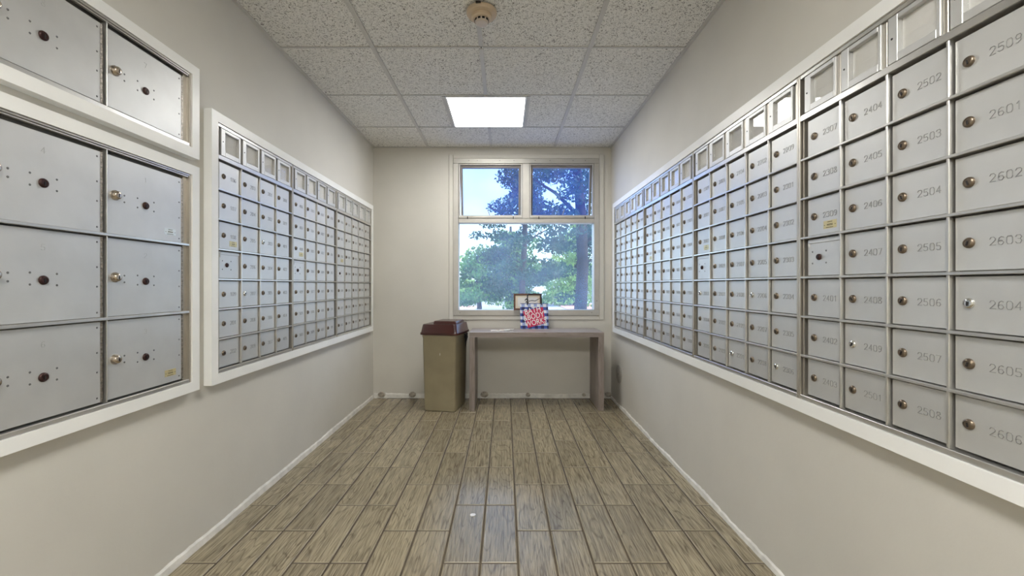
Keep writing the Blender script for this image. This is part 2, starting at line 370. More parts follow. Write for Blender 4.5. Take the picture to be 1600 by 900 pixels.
# ceiling: deck, lay-in tiles, tee grid
ceil = struct(part('ceiling', MB().box(XL-TH, XR+TH, YN-TH, YB+TH, 2.49, 2.60), 'deck', None), 'dropped ceiling deck above the tiles')
TX = [XL, -.744, -.135, .480, XR]
TY = [YB]+[3.64-.61*i for i in range(9)]; TY = [y for y in TY if y > YN]+[YN]
fixtures = [(3.03, 3.64), (-.02-.61, -.02)]  # second panel is out of view, added to brighten the near end
tc2 = {}
def ceil_tile(x0, x1, y0, y1):
    key = (round(x1-x0, 3), round(y1-y0, 3))
    if key not in tc2: tc2[key] = MB().box(-key[0]/2, key[0]/2, -key[1]/2, key[1]/2, 0, .016).mesh('ceiling_tile', 'ctile')
    link('ceiling_tile', tc2[key], ceil, ((x0+x1)/2, (y0+y1)/2, H+.0035+random.random()*.001))
LX0, LX1 = -.135-.305, -.135+.305
for i in range(len(TY)-1):
    ya, yb = TY[i+1], TY[i]
    isf = any(abs(ya-f[0]) < .02 for f in fixtures)
    xs = [TX[0], TX[1], LX0, LX1, TX[3], TX[4]] if isf else TX
    for a, b in zip(xs[:-1], xs[1:]):
        if isf and a == LX0: continue
        ceil_tile(a+.004, b-.004, ya+.004, yb-.004)
    # cross tees on the line y = yb (skip the wall)
    if i > 0:
        for a, b in zip(TX[:-1], TX[1:]):
            part('cross_tee', MB().box(a+.012, b-.012, yb-.0065, yb+.0065, H-.0008, H+.003), 'tee', ceil)
    # centre runner, interrupted by the light panels
    if not isf: part('runner', MB().box(-.135-.012, -.135+.012, ya+.013, yb-.013, H-.0015, H+.003), 'tee', ceil)
    else:
        for x in (LX0, LX1): part('runner', MB().box(x-.010, x+.010, ya+.013, yb-.013, H-.0015, H+.003), 'tee', ceil)
for x in (TX[1], TX[3]):
    t = MB().box(x-.012, x+.012, YN+.02, YB-.02, H-.003, H+.003)
    t.box(x-.004, x+.004, YN+.02, YB-.02, H-.0045, H-.003)
    part('main_tee', t, 'tee', ceil)
for a in ((XL, XL+.02, YN, YB), (XR-.02, XR, YN, YB), (XL+.02, XR-.02, YB-.02, YB), (XL+.02, XR-.02, YN, YN+.02)):
    part('wall_angle', MB().box(a[0], a[1], a[2], a[3], H-.002, H+.003), 'tee', ceil)

# light panels
for (fa, fb), lab in zip(fixtures, ('lit white square ceiling light panel in front of the window', 'unseen square ceiling light panel added to brighten the near end of the room')):
    cx, cy = -.135, (fa+fb)/2
    r = tag(empty('ceiling_light', (cx, cy, H)), lab, 'light', 'ceiling light panels')
    f = MB(); w = .292; q = .279
    f.box(-w, w, -w, -q, -.004, .02); f.box(-w, w, q, w, -.004, .02); f.box(-w, -q, -q, q, -.004, .02); f.box(q, w, -q, q, -.004, .02)
    part('frame', f, 'trimwhite', r)
    part('diffuser', MB().box(-q, q, -q, q, -.001, .006), 'lampfar' if fa > 1 else 'lampfill', r)
    part('housing', MB().box(-q, q, -q, q, .008, .045), 'tee', r)

# smoke detector
r = tag(empty('smoke_detector', (-.114, 2.10, H-.002)), 'round yellowed smoke detector on the ceiling', 'smoke detector')
part('base_plate', MB().lathe([(.074, 0), (.074, -.012), (.070, -.018), (.052, -.021)], 32, 'z'), 'detector', r, smooth=True)
part('body', MB().lathe([(.050, -.020), (.050, -.034), (.044, -.040)], 32, 'z'), 'detector', r, smooth=True)
core = part('sensor_head', MB().lathe([(.033, -.040), (.033, -.050), (.029, -.058), (.020, -.060)], 28, 'z'), 'detcore', r, smooth=True)
for k in range(10):
    a = 2*math.pi*k/10
    part('vent', MB().box(-.0065, .0065, -.0012, .0012, -.0045, .0045), 'dark', core, (.0332*math.cos(a), .0332*math.sin(a), -.0455), (0, 0, a+math.pi/2))
part('bracket_tab', MB().box(-.012, .012, -.006, .006, -.006, 0), 'dark', r, (-.012, -.078, 0))

# ------------------------------------------------------------------ window
win = struct(empty('window_1', ((WX0+WX1)/2, YB, WZ0)), 'grey aluminium window with two tinted awning sashes over one wide pane')
wcx = (WX0+WX1)/2
def wpart(name, m, x0, x1, y0, y1, d0, d1, parent=None, ch=.002):
    a, zt = px(x0, y0, YB); b, zb = px(x1, y1, YB)
    o = part(name, MB().cbox(a-wcx, b-wcx, d0, d1, zb-WZ0, zt-WZ0, ch), m, parent or win)
    if parent: o.matrix_parent_inverse = Matrix.Identity(4)
    return o
wpart('frame_stile', 'winframe', 708.3, 716.5, 256, 484, -.014, .10)
wpart('frame_stile', 'winframe', 928, 935.7, 256, 484, -.014, .10)
wpart('frame_rail', 'winframe', 708.3, 935.7, 248.3, 255.8, -.014, .10)
wpart('frame_rail', 'winframe', 708.3, 935.7, 484.2, 492.7, -.018, .10)
wpart('transom', 'winframe', 716.7, 927.8, 341.5, 348.5, -.012, .09)
wpart('mullion', 'winframe', 816.2, 827.3, 256, 341.3, -.012, .09)
wpart('pane', 'glass', 716.7, 927.8, 348.7, 484, .045, .050, ch=.0005)
for (a, b) in ((716.9, 815.8), (827.7, 927.6)):
    sm = MB()
    def sb(x0, x1, y0, y1, d0, d1):
        p0, zt = px(x0, y0, YB); p1, zb = px(x1, y1, YB); sm.cbox(p0-wcx, p1-wcx, d0, d1, zb-WZ0, zt-WZ0, .0015)
    yt, yb_ = 256.2, 341
    sb(a, b, yb_-4.2, yb_, -.020, .035)
    sb(a, a+2.0, yt, yb_-4.2, -.006, .05); sb(b-2.0, b, yt, yb_-4.2, -.006, .05); sb(a+2, b-2, yt, yt+1.6, -.006, .05)
    sash = part('sash', sm, 'winframe', win)
    im = MB(); sm2 = sm; sm = im
    sb(a+2.1, a+5.2, yt+1.7, yb_-4.4, .02, .06); sb(b-5.2, b-2.1, yt+1.7, yb_-4.4, .02, .06); sb(a+5.2, b-5.2, yt+1.7, yt+5.0, .02, .06); sb(a+5.2, b-5.2, yb_-5.6, yb_-4.4, .02, .06)
    for_tilt = [part('inner_sash_frame', im, 'sash', sash)]
    p0, zt = px(a+5.3, yt+5.1, YB); p1, zb = px(b-5.3, yb_-5.7, YB)
    for_tilt.append(part('pane', MB().box(p0-wcx, p1-wcx, .036, .040, zb-WZ0, zt-WZ0), 'glassblue', sash))
    hinge_z = px(0, yt+1.7, YB)[1]-WZ0
    for q_ in for_tilt:      # the awning sashes stand slightly open at the bottom
        for v_ in q_.data.vertices: v_.co.y += (hinge_z-v_.co.z)*.15
    sgn = 1 if a < 800 else -1
    xm, z0 = px((a+b)/2-1*sgn, yb_-4.4, YB); x2, z2 = px((a+b)/2-5*sgn, yb_-15, YB)
    part('stay_arm', MB().tube([(xm-wcx, .012, z0-WZ0), (x2-wcx, .036, z2-WZ0)], .004, 6), 'sash', sash)
    for fx in (.14, .86):
        xx, zz = px(a+(b-a)*fx, yb_+1, YB)
        part('catch', MB().box(xx-wcx-.004, xx-wcx+.004, -.026, -.0205, zz-WZ0-.004, zz-WZ0+.02), 'dark', sash)
for fx in (733, 746, 781, 803, 836, 859, 895, 914):
    xx, zz = px(fx, 251.5, YB)
    part('screw', MB().lathe([(.004, -.0165), (.004, -.013)], 8, 'y', (xx-wcx, 0, zz-WZ0)), 'rivet', win)
for fx, fy in ((719, 488.5), (924, 488.5), (719, 420), (932, 470)):
    xx, zz = px(fx, fy, YB)
    part('screw', MB().lathe([(.004, -.0205), (.004, -.013)], 8, 'y', (xx-wcx, 0, zz-WZ0)), 'rivet', win)
# plastered surround of the window
tr = struct(empty('trim_1', (wcx, YB, WZ0)), 'raised painted band around the window')
for x0, x1, y0, y1 in ((701.5, 708, 241.5, 499.5), (936, 943.5, 241.5, 499.5), (708, 936, 241.5, 248), (708, 936, 493, 499.5)):
    a, zt = px(x0, y0, YB); b, zb = px(x1, y1, YB)
    part('band', MB().cbox(a-wcx, b-wcx, -.010, 0, zb-WZ0, zt-WZ0, .003), 'wall', tr)

# ------------------------------------------------------------------ mailboxes
DIG = {
 '0': [[(.15,0),(0,.2),(0,.8),(.15,1),(.5,1),(.65,.8),(.65,.2),(.5,0),(.15,0)]],
 '1': [[(.12,.78),(.38,1),(.38,0)]],
 '2': [[(0,.78),(.15,1),(.5,1),(.65,.82),(.62,.6),(0,0),(.66,0)]],
 '3': [[(0,.82),(.15,1),(.5,1),(.65,.78),(.5,.55),(.25,.55)],[(.5,.55),(.66,.3),(.5,0),(.15,0),(0,.18)]],
 '4': [[(.5,0),(.5,1),(0,.3),(.68,.3)]],
 '5': [[(.6,1),(.08,1),(.03,.55),(.45,.6),(.65,.38),(.55,.05),(.2,0),(0,.12)]],
 '6': [[(.6,.9),(.4,1),(.12,.85),(0,.4),(.12,.05),(.45,0),(.65,.25),(.5,.52),(.15,.5),(.02,.3)]],
 '7': [[(0,1),(.66,1),(.25,0)]],
 '8': [[(.3,.54),(.06,.72),(.15,1),(.5,1),(.6,.72),(.3,.54),(0,.3),(.12,0),(.52,0),(.66,.3),(.3,.54)]],
 '9': [[(.62,.7),(.5,.48),(.15,.48),(0,.75),(.15,1),(.5,1),(.64,.75),(.55,.25),(.25,0),(.08,.05)]],
}
def number_mesh(txt, h, w=.00105, raise_=.0009, m='emboss'):
    mb = MB(); adv = .92*h; x = -(adv*len(txt)-.27*h)/2
    for ch in txt:
        for pl in DIG[ch]:
            for (a, b) in zip(pl[:-1], pl[1:]):
                p = Vector((x+a[0]*h*.95, (a[1]-.5)*h)); q = Vector((x+b[0]*h*.95, (b[1]-.5)*h))
                d = (q-p).normalized(); n = Vector((-d.y, d.x))*w/2; p -= d*w*.4; q += d*w*.4
                c = [p+n, p-n, q-n, q+n]
                mb.add([(k.x, -raise_, k.y) for k in c]+[(k.x*1.0, 0, k.y) for k in c], [(0,1,2,3),(0,4,5,1),(1,5,6,2),(2,6,7,3),(3,7,4,0)])
        x += adv
    return mb.mesh('number', m)
def lock_mesh(m, r=.0105):
    mb = MB()
    mb.lathe([(r*1.12, 0), (r*1.12, -.0022), (r, -.0045), (r*.72, -.0058), (r*.68, -.0048)], 16)
    mb.cur = 1; mb.box(-r*.14, r*.14, -.0064, -.0046, -r*.55, r*.35)
    me = mb.mesh('lock', [m, 'dark']); shade(me, .9); return me
LOCK = lock_mesh('bronze'); LOCKC = lock_mesh('chrome'); CORE = lock_mesh('maroon', .009)
COL, ROW, ST_L, ST_R = .157, .1323, .022, .017
DW, DH = .143, .1195
DOOR = MB().cbox(0, DW, -.018, -.014, 0, DH, .0012).mesh('door', 'alum')
mb = MB().cbox(0, DW, -.018, -.014, 0, DH, .0012)
mb.cbox(.006, DW, -.0205, -.0179, DH-.014, DH-.004, .001)     # pressed lip along the top
mb.cbox(.003, .009, -.0205, -.0179, DH-.026, DH-.006, .001)
MASTER = mb.mesh('master_lock_panel', 'alum')
def rivets(pts, y, r=.0026):
    m = MB()
    for x, z in pts: m.lathe([(r, y), (r*.7, y-.0012)], 7, 'y', (x, 0, z))
    return m
STK = {}
def sticker(kind):
    if kind not in STK:
        m = MB().cbox(-.027, .027, -.0006, 0, -.0125, .0125, .0002)
        m.cur = 1
        for (x0, x1, z0) in ((-.010, .010, .007), (-.012, .012, -.003), (-.012, .012, 0.0), (-.016, .014, -.010), (-.024, -.020, -.002), (.020, .024, -.002)):
            m.box(x0, x1, -.0009, -.0005, z0, z0+.0018)
        STK[kind] = m.mesh('sticker', [kind, 'print'])
    return STK[kind]
rails = {}
def bank(wall, ystart, ncols, numbers, label, chrome=(), stick='brass'):
    wid = ST_L+ST_R+COL*ncols
    root = empty('mailbox_unit', (XR if wall == 'right' else XL, ystart, .711), -math.pi/2 if wall == 'right' else math.pi/2)
    tag(root, label, 'mailbox unit', 'wall mailbox units')
    HT = 1.097; DB = .015; DT = DB+7*ROW
    part('housing', MB().box(.001, wid-.001, -.003, -.0008, .001, HT-.001), 'house', root)
    # stiles
    s = MB().cbox(.0006, .009, -.030, -.003, 0, HT, .001); s.cbox(.0145, .0185, -.0235, -.003, DB, DT, .0008); part('stile', s, 'stile', root)
    s = MB().cbox(wid-.009, wid-.0006, -.030, -.003, 0, HT, .001); part('stile', s, 'stile', root)
    if ncols not in rails:
        def bar(z0, z1, y=-.0295): return MB().cbox(.0092, wid-.0092, y, -.003, z0, z1, .0012).mesh('rail', 'bar')
        rails[ncols] = (bar(-.0036, .0036), bar(0, .0145), bar(DT, DT+.019), bar(HT-.013, HT))
    rl = rails[ncols]
    for k in range(1, 7): link('rail', rl[0], root, (0, 0, DB+k*ROW))
    for m in rl[1:]: link('rail', m, root)
    if 'div' not in rails:
        rails['div'] = MB().cbox(-.0035, .0035, -.0275, -.003, DB, DT, .0012).mesh('divider', 'bar')
        rails['ddiv'] = MB().cbox(-.0075, .0045, -.0235, -.003, DT+.0195, HT-.0135, .0012).mesh('divider', 'stile')
        f = MB(); FW, FH = .136, .121; l, rr, b, t = .027, .010, .021, .013
        f.cbox(0, l, -.029, -.008, 0, FH, .0012); f.cbox(FW-rr, FW, -.029, -.008, 0, FH, .0012)
        f.cbox(l, FW-rr, -.029, -.008, 0, b, .0012); f.cbox(l, FW-rr, -.029, -.008, FH-t, FH, .0012)
        rails['dframe'] = f.mesh('directory_frame', 'alum')
        rails['dpane'] = MB().box(l+.0004, FW-rr-.0004, -.0195, -.018, b+.0004, FH-t-.0004).mesh('pane', 'dirpane')
        rails['dcard'] = MB().box(l+.0004, FW-rr-.0004, -.0150, -.012, b+.0004, FH-t-.0004).mesh('name_card', 'paper')
        rails['dscrew'] = MB().lathe([(.003, -.029), (.0025, -.0302)], 8, 'y', (.012, 0, FH*.52)).mesh('screw', 'dark')
        rails['mriv'] = rivets([(.022, .040), (.022, .078), (.082, .040), (.082, .078)], -.018, .003).mesh('rivets', 'rivet')
    for c in range(1, ncols): link('divider', rails['div'], root, (ST_L+c*COL, 0, 0))
    it = iter(numbers)
    for c in range(ncols):
        x0 = ST_L+c*COL
        d = link('directory_window', rails['dframe'], root, (x0+.0065, 0, DT+.0205))
        link('name_card', rails['dcard'], d); link('pane', rails['dpane'], d); link('screw', rails['dscrew'], d)
        link('divider', rails['ddiv'], root, (x0+COL-.0065 if c < ncols-1 else x0+COL+.0005, 0, 0))
        for r in range(7):
            z0 = DB+(6-r)*ROW+.0055
            if c == 0 and r == 3:
                p = link('master_lock_panel', MASTER, root, (x0+.0075, 0, z0)); p['label'] = 'panel with four rivets around a dark master lock'
                link('lock', CORE, p, (.052, -.018, .060)); link('rivets', rails['mriv'], p)['kind'] = 'stuff'
                continue
            d = link('door', DOOR, root, (x0+.0075, 0, z0))
            n = next(it)
            k = link('lock', LOCKC if n in chrome else LOCK, d, (.030, -.018, DH*.5+.001)); k.rotation_euler = (0, random.uniform(-.5, .5), 0)
            link('number', number_mesh(n, .0165), d, (.098, -.018, DH*.5))
            if c == 0 and r == 2 and stick:
                st = link('sticker', sticker(stick), d, (.098, -.018, .027)); st['label'] = 'small yellowed maker plate with illegible print'
    return wid
def seq(a, skip13=True):
    fl, u = a
    while True:
        yield '%d%02d' % (fl, u)
        u += 1
        if u > 9:
            u = 1; fl += 1
            if fl == 13: fl = 14
def take(g, n): return [next(g) for _ in range(n)]
g = seq((11, 4))
U5 = ST_L+ST_R+5*COL; U4 = ST_L+ST_R+4*COL
RY = 3.942
bank('right', RY, 5, take(g, 34), 'mailbox unit of the long right bank nearest the window corner')
bank('right', RY-U5, 5, take(g, 34), 'second mailbox unit from the window in the long right bank')
bank('right', RY-2*U5, 5, take(g, 34), 'third mailbox unit from the window in the right bank, numbered up to 2306', ('2003', '2206', '2201', '2306'))
bank('right', RY-3*U5, 5, take(g, 34), 'nearest mailbox unit of the right bank, its numbers starting at 2307', ('2409', '2604'))
g = seq((1, 6)); LY = 1.871
bank('left', LY, 4, take(g, 27), 'left bank mailbox unit beside the parcel lockers, four columns wide', ('207', '303'), 'brass')
bank('left', LY+U4, 4, take(g, 27), 'middle mailbox unit of the left bank, four columns wide', ())
bank('left', LY+2*U4, 5, take(g, 34), 'five-column mailbox unit of the left bank next to the window wall')

def surround(wall, ya, yb, z0, z1, label, w=.043, d=.035):
    # ya..yb inner opening along the wall, z0..z1 inner opening; four mitred boards
    L = abs(yb-ya)
    root = empty('surround_frame', (XR if wall == 'right' else XL, ya if wall == 'left' else yb, z0), math.pi/2 if wall == 'left' else -math.pi/2)
    tag(root, label, 'frame', 'white frames around the mailbox banks')
    H_ = z1-z0; g_ = .001; B = .0006
    def board(inner, outer):   # two inner + two outer points in x,z
        q = inner+outer; c = .003
        vs = [(x, -d, z) for x, z in q]+[(x, -B, z) for x, z in q]
        part('board', MB().add(vs, [(0,1,2,3),(7,6,5,4),(0,4,5,1),(1,5,6,2),(2,6,7,3),(3,7,4,0)]), 'trimwhite', root)
    i = [(-g_, -g_), (L+g_, -g_), (L+g_, H_+g_), (-g_, H_+g_)]
    e = [(-w, -w), (L+w, -w), (L+w, H_+w), (-w, H_+w)]
    for k in range(4):
        k2 = (k+1) % 4; board([i[k], i[k2]], [e[k2], e[k]])
surround('right', RY-4*U5, RY, .711, .711+1.097, 'long white painted frame around the right bank of mailboxes')
surround('left', LY, LY+2*U4+U5, .711, .711+1.097, 'white painted frame around the left bank of numbered mailboxes')

# ------------------------------------------------------------------ parcel lockers
PC, PS = .335, .026
KNOB = MB().lathe([(.0165, 0), (.0165, -.003), (.0135, -.006), (.013, -.012), (.010, -.015), (.006, -.0155)], 20)
KNOB.cur = 1; KNOB.box(-.0012, .0012, -.0165, -.0145, -.006, .004)
KNOB = KNOB.mesh('key_lock', ['nickel', 'dark']); shade(KNOB, .8)
CORE2 = lock_mesh('maroon', .0115)
def lockers(z0, rows, rh, label, digits, stickers):
    wid = 2*PS+2*PC; HT = rows*rh+.028; y0 = .993
    root = tag(empty('parcel_locker_unit', (XL, y0, z0), math.pi/2), label, 'parcel locker', 'parcel locker units')
    part('housing', MB().box(.001, wid-.001, -.003, -.0008, .001, HT-.001), 'house', root)
    for a in (0.0006, wid-PS): 
        s = MB(); inner = a > .1
        s.cbox(a, a+PS-.0006, -.0165, -.003, 0, HT, .001)
        if inner: s.cbox(a+PS-.008, a+PS-.0006, -.030, -.003, 0, HT, .001)
        else: s.cbox(a, a+.008, -.030, -.003, 0, HT, .001)
        part('stile', s, 'stile', root)
    def rail(za, zb, y=-.030): part('rail', MB().cbox(.009, wid-.009, y, -.0166, za, zb, .0012), 'bar', root)
    rail(0, .0135); rail(HT-.006, HT)
    part('rail', MB().cbox(.009, wid-.009, -.026, -.0166, HT-.0115, HT-.0065, .001), 'bar', root)
    for k in range(1, rows): rail(.014+k*rh-.0045, .014+k*rh+.0045)
    s = MB(); s.cbox(PS+PC+.001, PS+PC+.0045, -.027, -.003, .014, HT-.012, .0008); part('divider', s, 'bar', root)
    dw, dh = PC-.018, rh-.014
    di = iter(digits)
    for c in range(2):
        for r in range(rows):
            dx = PS+c*PC+.0075; dz = .014+(rows-1-r)*rh+.0055
            d = part('door', MB().cbox(0, dw, -.018, -.014, 0, dh, .0012), 'alum', root, (dx, 0, dz))
            mz = dh/2
            link('key_lock', KNOB, d, (.031, -.018, mz))
            link('lock', CORE2, d, (.150, -.018, mz-.012))
            part('rivets', rivets([(.066, mz+.006), (.066, mz-.016), (.117, mz+.008), (.117, mz-.024), (.186, mz+.006), (.186, mz-.026),
                                   (dw-.012, dh*.06), (dw-.012, dh*.38), (dw-.012, dh*.62), (dw-.012, dh*.93)], -.018, .0033), 'rivet', d)['kind'] = 'stuff'
            link('number', number_mesh(next(di), .016, .0013, .0006, 'faint'), d, (.150, -.018, mz+.078))
            # piano hinge
            h = MB(); nk = 16
            for k in range(nk):
                a, b = dh*k/nk, dh*(k+1)/nk-.0012
                h.lathe([(.0036, a), (.0036, b)], 6, 'z', (dw+.0038, -.0175, 0))
            part('hinge', h, 'hinge', d)
            if (c, r) in stickers:
                st = link('sticker', sticker(stickers[(c, r)]), d, (.262, -.018, .036)); st['label'] = 'small maker plate with illegible print'
    return y0, wid, HT
RH = .266
y0, wid, HT = lockers(.711, 3, RH, 'lower parcel locker unit with six large doors', ('4', '5', '6', '1', '2', '3'), {(1, 0): 'sticker', (1, 2): 'brass'})
surround('left', y0, y0+wid, .711, .711+HT, 'white painted frame around the lower six parcel lockers', .04)
zu = 1.662
y0, wid, HT2 = lockers(zu-.014, 1, .263, 'upper parcel locker unit with one row of large doors', ('8', '7'), {})
surround('left', y0, y0+wid, zu-.014, zu-.014+HT2, 'white painted frame around the upper row of parcel lockers', .04)

# ------------------------------------------------------------------ console table
TZ = .686; TX0, TX1, TYF, TYB = -.312, .866, 3.752, 4.135
t = tag(empty('console_table', ((TX0+TX1)/2, (TYF+TYB)/2, 0)), 'narrow grey-brown wood console table under the window', 'table')
hw, hd = (TX1-TX0)/2, (TYB-TYF)/2
part('tabletop', MB().tbox(-hw, hw, -hd, hd, TZ-.042, TZ, .0015), 'tablewood', t)
for sx in (-1, 1):
    a, b = (hw-.048, hw) if sx > 0 else (-hw, -hw+.048)
    part('leg', MB().cbox(a, b, -hd, hd, .0005, TZ-.0425, .0015), 'tableleg', t)

# ------------------------------------------------------------------ trash can
def ringrect(w, d, rad, z, n=5, dx=0, dy=0):
    pts = []
    for cx_, cy_, a0 in ((w/2-rad, d/2-rad, 0), (-w/2+rad, d/2-rad, 90), (-w/2+rad, -d/2+rad, 180), (w/2-rad, -d/2+rad, 270)):
        for k in range(n):
            a = math.radians(a0+90*k/(n-1)); pts.append((cx_+rad*math.cos(a)+dx, cy_+rad*math.sin(a)+dy, z))
    return pts
def loft(rings, cap0=True, cap1=True):
    n = len(rings[0]); mb = MB(); vs = [p for r in rings for p in r]; fs = []
    for i in range(len(rings)-1):
        for k in range(n): fs.append((i*n+k, i*n+(k+1) % n, (i+1)*n+(k+1) % n, (i+1)*n+k))
    if cap0: fs.append(tuple(range(n))[::-1])
    if cap1: fs.append(tuple(range((len(rings)-1)*n, len(rings)*n)))
    return mb.add(vs, fs)
ang = math.radians(-11.5)
fr_ = Vector((-.430, 3.695)); ux = Vector((math.cos(ang), math.sin(ang))); uy = Vector((-math.sin(ang), math.cos(ang)))
cpos = fr_ - ux*.144 + uy*.165
tcn = tag(empty('trash_can', (cpos.x, cpos.y, 0), ang), 'tall olive-beige square trash can with a brown hooded lid', 'trash can')
part('body', loft([ringrect(.268, .306, .016, .0005), ringrect(.280, .318, .018, .006), ringrect(.306, .344, .020, .640), ringrect(.314, .352, .020, .650), ringrect(.314, .352, .020, .662)]), 'canbody', tcn, smooth=True)
lid = part('lid', loft([ringrect(.318, .356, .03, .6625), ringrect(.346, .384, .03, .668), ringrect(.346, .384, .03, .684), ringrect(.334, .372, .03, .690),
                        ringrect(.312, .344, .03, .752), ringrect(.304, .336, .03, .757)]), 'canlid', tcn, smooth=True)
part('flap', loft([ringrect(.215, .250, .012, .7575, dx=.028, dy=.02), ringrect(.205, .240, .012, .778, dx=.028, dy=.02), ringrect(.199, .234, .012, .781, dx=.028, dy=.02)]), 'canlid', lid, smooth=True)
for sx in (-1, 1):
    part('rim_tab', MB().box(-.012, .012, -.004, .004, -.01, .01), 'canlid', lid, (sx*.12, -.1945, .676))
rnd = random.Random(4); lm = MB(); pv = []; nU = 9; nV = 7
for i in range(nU):
    for j in range(nV):
        pv.append((.170+.008*rnd.random()-.0006*j, .02+.012*i+.004*rnd.random(), .661-(.018+.012*max(0, 3-abs(i-4)))*j*.42-.004*rnd.random()))
lm.add(pv, [(i*nV+j, (i+1)*nV+j, (i+1)*nV+j+1, i*nV+j+1) for i in range(nU-1) for j in range(nV-1)])
ln = part('bin_liner', lm, 'liner', tcn); sm_ = ln.modifiers.new('thickness', 'SOLIDIFY'); sm_.thickness = .002
part('scuff', MB().box(-.002, .002, -.0008, 0, -.010, .010), 'white', tcn, (.010, -.1712, .50), (math.radians(-1.1), 0, 0))

# ------------------------------------------------------------------ things on the table and sill
def textmesh(txt, size, ext=.0004, bold=.008):
    cu = bpy.data.curves.new('lettering', 'FONT'); cu.body = txt; cu.size = size; cu.extrude = ext; cu.offset = bold*size; cu.align_x = 'CENTER'; cu.align_y = 'CENTER'; cu.resolution_u = 3
    o = bpy.data.objects.new('lettering', cu); C.objects.link(o)
    dg = bpy.context.evaluated_depsgraph_get(); me = bpy.data.meshes.new_from_object(o.evaluated_get(dg)); me.name = 'lettering'
    bpy.data.objects.remove(o); me.materials.clear(); me.materials.append(M['white']); return me
BY = 4.03; bw, bh, bd = .262, .238, .085
bx_ = (835.3-789)*BY/F
bag = tag(empty('gift_bag', (bx_, BY+bd/2, TZ+.0005), math.radians(1)), 'blue gingham paper shopping bag with red label and white lettering', 'shopping bag')
m = MB(); th = .0015
b0 = [(-bw/2, -bd/2, 0), (bw/2, -bd/2, 0), (bw/2, bd/2, 0), (-bw/2, bd/2, 0)]
t0 = [(-bw/2-.002, -bd/2+.010, bh), (bw/2-.004, -bd/2+.010, bh), (bw/2-.004, bd/2-.012, bh), (-bw/2-.002, bd/2-.012, bh)]
gL = [(-bw/2+.004, 0, .06), (-bw/2+.022, 0, bh)]; gR = [(bw/2-.004, 0, .06), (bw/2-.026, 0, bh)]
m.add(b0+t0+gL+gR, [(0,1,5,4), (2,3,7,6), (3,2,1,0), (0,4,9,8), (8,9,7,3), (0,8,3), (1,10,11,5), (10,2,6,11), (1,2,10)])
bo = part('bag_body', m, 'gingham', bag); so = bo.modifiers.new('thickness', 'SOLIDIFY'); so.thickness = .0015
tilt = math.atan2(.010, bh)
lp = MB(); c4 = [(-.112, .048), (.078, .088), (.104, -.062), (-.064, -.108)]
lp.add([(x, -.0006, z) for x, z in c4]+[(x, 0, z) for x, z in c4], [(0,1,2,3),(7,6,5,4),(0,4,5,1),(1,5,6,2),(2,6,7,3),(3,7,4,0)])
lab = part('label_panel', lp, 'pink', bag, (0, -bd/2+.005-.0016, bh/2), (-tilt, 0, 0)); lab['label'] = 'tilted raspberry red label reading bath & body works'
for txt, tw, x, z in (('BATH', .150, -.020, .058), ('&BODY', .196, -.008, .003), ('WORKS', .204, .010, -.052)):
    me = textmesh(txt, .075); xs_ = [v.co.x for v in me.vertices]; ys_ = [v.co.y for v in me.vertices]
    kx = tw/(max(xs_)-min(xs_)); ky = .052/(max(ys_)-min(ys_)); x0_ = (max(xs_)+min(xs_))/2; y0_ = (max(ys_)+min(ys_))/2
    for v in me.vertices: v.co.x = (v.co.x-x0_)*kx; v.co.y = (v.co.y-y0_)*ky
    link('lettering', me, lab, (x, -.0015, z), (math.pi/2, math.radians(-13), 0))
hp = [(-.068, -.030, bh-.015), (-.068, -.030, bh+.03), (-.066, -.028, bh+.075), (-.056, -.026, bh+.094), (-.03, -.024, bh+.088), (0, -.024, bh+.094), (.03, -.024, bh+.089), (.056, -.026, bh+.092), (.064, -.028, bh+.06), (.066, -.030, bh+.02), (.066, -.030, bh-.015)]
part('handle', MB().tube(hp, .0058, 6), 'ribbon', bag, smooth=True)
hp2 = [(-.066, .028, bh-.02), (-.050, .026, bh+.022), (-.02, .02, bh+.028), (.01, .02, bh+.024), (.04, .022, bh+.04), (.064, .026, bh+.052), (.066, .028, bh-.02)]
part('handle', MB().tube(hp2, .0035, 6), 'ribbon', bag, smooth=True)
part('knot', MB().tube([(-.092, -.032, bh+.03), (-.078, -.036, bh+.045), (-.064, -.038, bh+.036), (-.07, -.038, bh+.018), (-.086, -.034, bh+.014)], [.004, .007, .008, .007, .004], 6), 'ribbon', bag, smooth=True)

# framed certificate leaning on the lower window rail
fx0, fz1 = px(802.5, 458.5, YB-.02); fx1, fz0 = px(846, 484.2, YB-.02)
fw, fh = fx1-fx0, fz1-fz0
pf = tag(empty('picture_frame', ((fx0+fx1)/2, YB-.030, WZ0+.0545)), 'small brown wooden picture frame standing against the window behind the bag', 'picture frame')
pf.rotation_euler = (math.radians(-4), 0, 0)
e = .017
fm = MB(); fm.cbox(-fw/2, -fw/2+e, -.010, .006, 0, fh, .002); fm.cbox(fw/2-e, fw/2, -.010, .006, 0, fh, .002); fm.cbox(-fw/2+e, fw/2-e, -.010, .006, 0, e, .002); fm.cbox(-fw/2+e, fw/2-e, -.010, .006, fh-e, fh, .002)
part('frame', fm, 'framewood', pf)
part('mount', MB().box(-fw/2+e, fw/2-e, -.003, .005, e, fh-e), 'mat_card', pf)
part('picture', MB().box(-fw/2+e+.022, fw/2-e-.022, -.0042, -.0032, e+.018, fh-e-.018), 'paper', pf)

